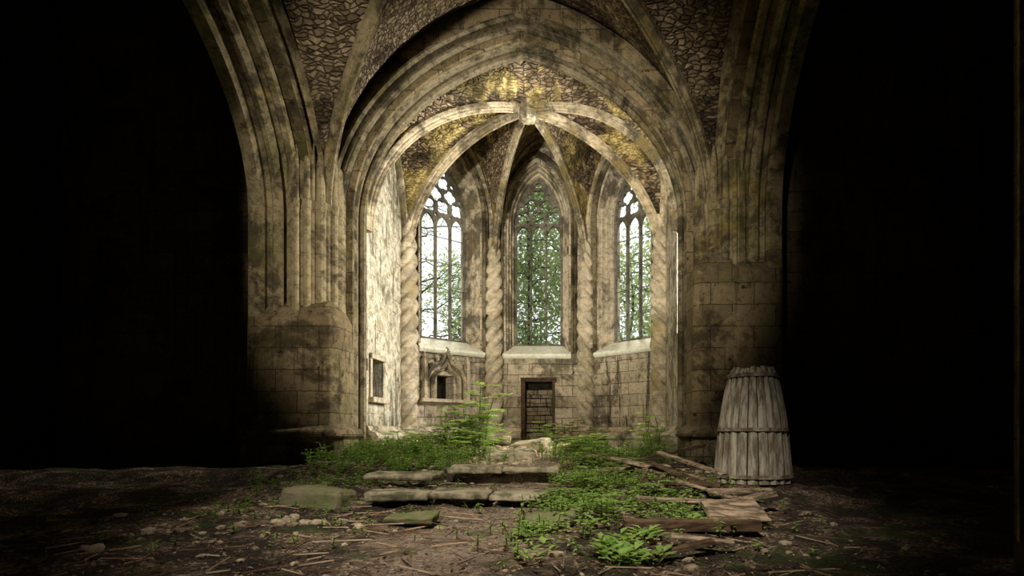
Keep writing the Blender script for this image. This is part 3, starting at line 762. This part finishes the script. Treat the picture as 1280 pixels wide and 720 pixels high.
# ------------------------------------------------------------------ outside
mkobj('ground_outside', [(-60, 16.9, -.3), (60, 16.9, -.3), (60, 90, -.3), (-60, 90, -.3)], [(0, 1, 2, 3)], plain('meadow', (.06, .11, .03), (.12, .18, .05)))
def limb(mb, a, b, r0, r1, n=5, wob=.15):
    P = [a.lerp(b, i/n) + Vector([random.uniform(-wob, wob) for _ in range(3)])*(1 if 0 < i < n else 0) for i in range(n+1)]
    V = []
    for i, p in enumerate(P):
        r = r0 + (r1-r0)*i/n; d = (P[min(i+1, n)] - P[max(i-1, 0)]).normalized(); s = d.cross(Vector((.31, .2, .11))).normalized(); t = d.cross(s)
        V += [p + s*r*math.cos(q) + t*r*math.sin(q) for q in [2*math.pi*k/6 for k in range(6)]]
    mb.add(V, [(j*6+k, j*6+(k+1) % 6, (j+1)*6+(k+1) % 6, (j+1)*6+k) for j in range(n) for k in range(6)], 1)
    return P
def tree(x, y, H, cr, z0, nb, leaves, L=.13, sp=.28):
    mb = MB(); T = limb(mb, Vector((x, y, -.3)), Vector((x + random.uniform(-.5, .5), y, H)), .14, .03, 10, .12)
    tips = []
    for i in range(nb):
        t = z0/H + (1 - z0/H)*i/nb; k = min(9, int(t*10)); p = T[k].lerp(T[k+1], t*10-k)
        az = i*2.4 + random.random(); l = cr*(1.1 - .6*abs(t-.45))*random.uniform(.7, 1.1)
        q = p + Vector((math.cos(az)*l, math.sin(az)*l*.7, l*random.uniform(-.15, .5)))
        P = limb(mb, p, q, .035, .01, 5, .1); tips += P[1:]
        for _ in range(3):
            a = P[random.randint(1, 4)]; b = a + Vector([random.uniform(-.8, .8), random.uniform(-.6, .6), random.uniform(-.5, .6)]); P2 = limb(mb, a, b, .014, .005, 3, .06); tips += P2[1:]
    for _ in range(leaves):
        c = random.choice(tips); p = c + Vector([random.gauss(0, sp) for _ in range(3)])
        d = Vector([random.uniform(-1, 1), random.uniform(-1, 1), random.uniform(-.9, .4)]).normalized(); leaf(mb, p, d, Vector((random.random()*.5, random.random()*.5, 1)), L*random.uniform(.7, 1.3), L*.6)
    mkobj('tree', mb.v, mb.f, [M_tleaf, M_bark], False, mb.mi)
tree(-.9, 22, 13, 2.0, 1.0, 50, 10000, .18, .4)
tree(.6, 25, 14, 2.6, 1.5, 44, 8500, .22, .5)
tree(4.4, 21.5, 12, 1.7, 1.0, 38, 9000, .17, .35)
tree(-5.3, 22, 14, 2.6, 2, 44, 2000, .13, .3)
tree(-4.6, 27, 9, 2.4, 1, 28, 5000, .2, .4)
tree(3.6, 27, 9.5, 2.6, 1, 24, 5500, .2, .4)
tree(-8, 24, 8, 2.5, 1, 20, 2500, .2)

# ------------------------------------------------------------------ light
w = bpy.data.worlds.new('overcast_sky'); SC.world = w; w.use_nodes = True
bg = w.node_tree.nodes['Background']; bg.inputs[0].default_value = (.93, .96, 1, 1); bg.inputs[1].default_value = 1.35
def light(name, kind, loc, target, energy, color, **kw):
    l = bpy.data.lights.new(name, kind); l.energy = energy; l.color = color
    for a, b in kw.items(): setattr(l, a, b)
    o = bpy.data.objects.new(name, l); COL.objects.link(o); o.location = loc
    o.rotation_euler = (Vector(target) - Vector(loc)).to_track_quat('-Z', 'Y').to_euler(); return o
light('nave_fill_spot', 'SPOT', (-2.2, -3.8, 3.6), (-.1, 13, 4.8), 4800, (1, .91, .74), spot_size=math.radians(41), spot_blend=.4, shadow_soft_size=.4)  # added fill spot behind the camera, narrow cone leaves the sides dark
light('chancel_fill_spot', 'SPOT', (-2.2, -1.5, 1.6), (.4, 13, 5.6), 6800, (1, .94, .80), spot_size=math.radians(31), spot_blend=.6, shadow_soft_size=.3)  # added low fill spot, brightens the apse walls and vault
light('floor_fill_spot', 'SPOT', (.6, -.6, 7.6), (.7, 6.4, 0), 4700, (1, .94, .84), spot_size=math.radians(44), spot_blend=.8, shadow_soft_size=.5)  # added overhead fill for the foreground floor, the vault has no hole
light('chancel_fill_area', 'AREA', (4.2, 11.98, 5.0), (0, 12.8, 4.0), 1800, (1, .96, .86), shape='RECTANGLE', size=.8, size_y=3.4)  # added area fill, shines through the added side opening
light('daylight_sun', 'SUN', (0, 30, 30), (0, 6, 0), 4.0, (1, .97, .9), angle=.3)

cam = bpy.data.cameras.new('cam'); co = bpy.data.objects.new('camera', cam); COL.objects.link(co)
co.location = (1.3, 0, .85); co.rotation_euler = (math.pi/2, 0, 0)
cam.sensor_width = 36; cam.lens = 700/1280*36; cam.shift_x = -92/1280; cam.shift_y = 180/1280; cam.clip_end = 300
SC.camera = co
SC.view_settings.view_transform = 'Standard'; SC.view_settings.look = 'None'; SC.view_settings.exposure = 0
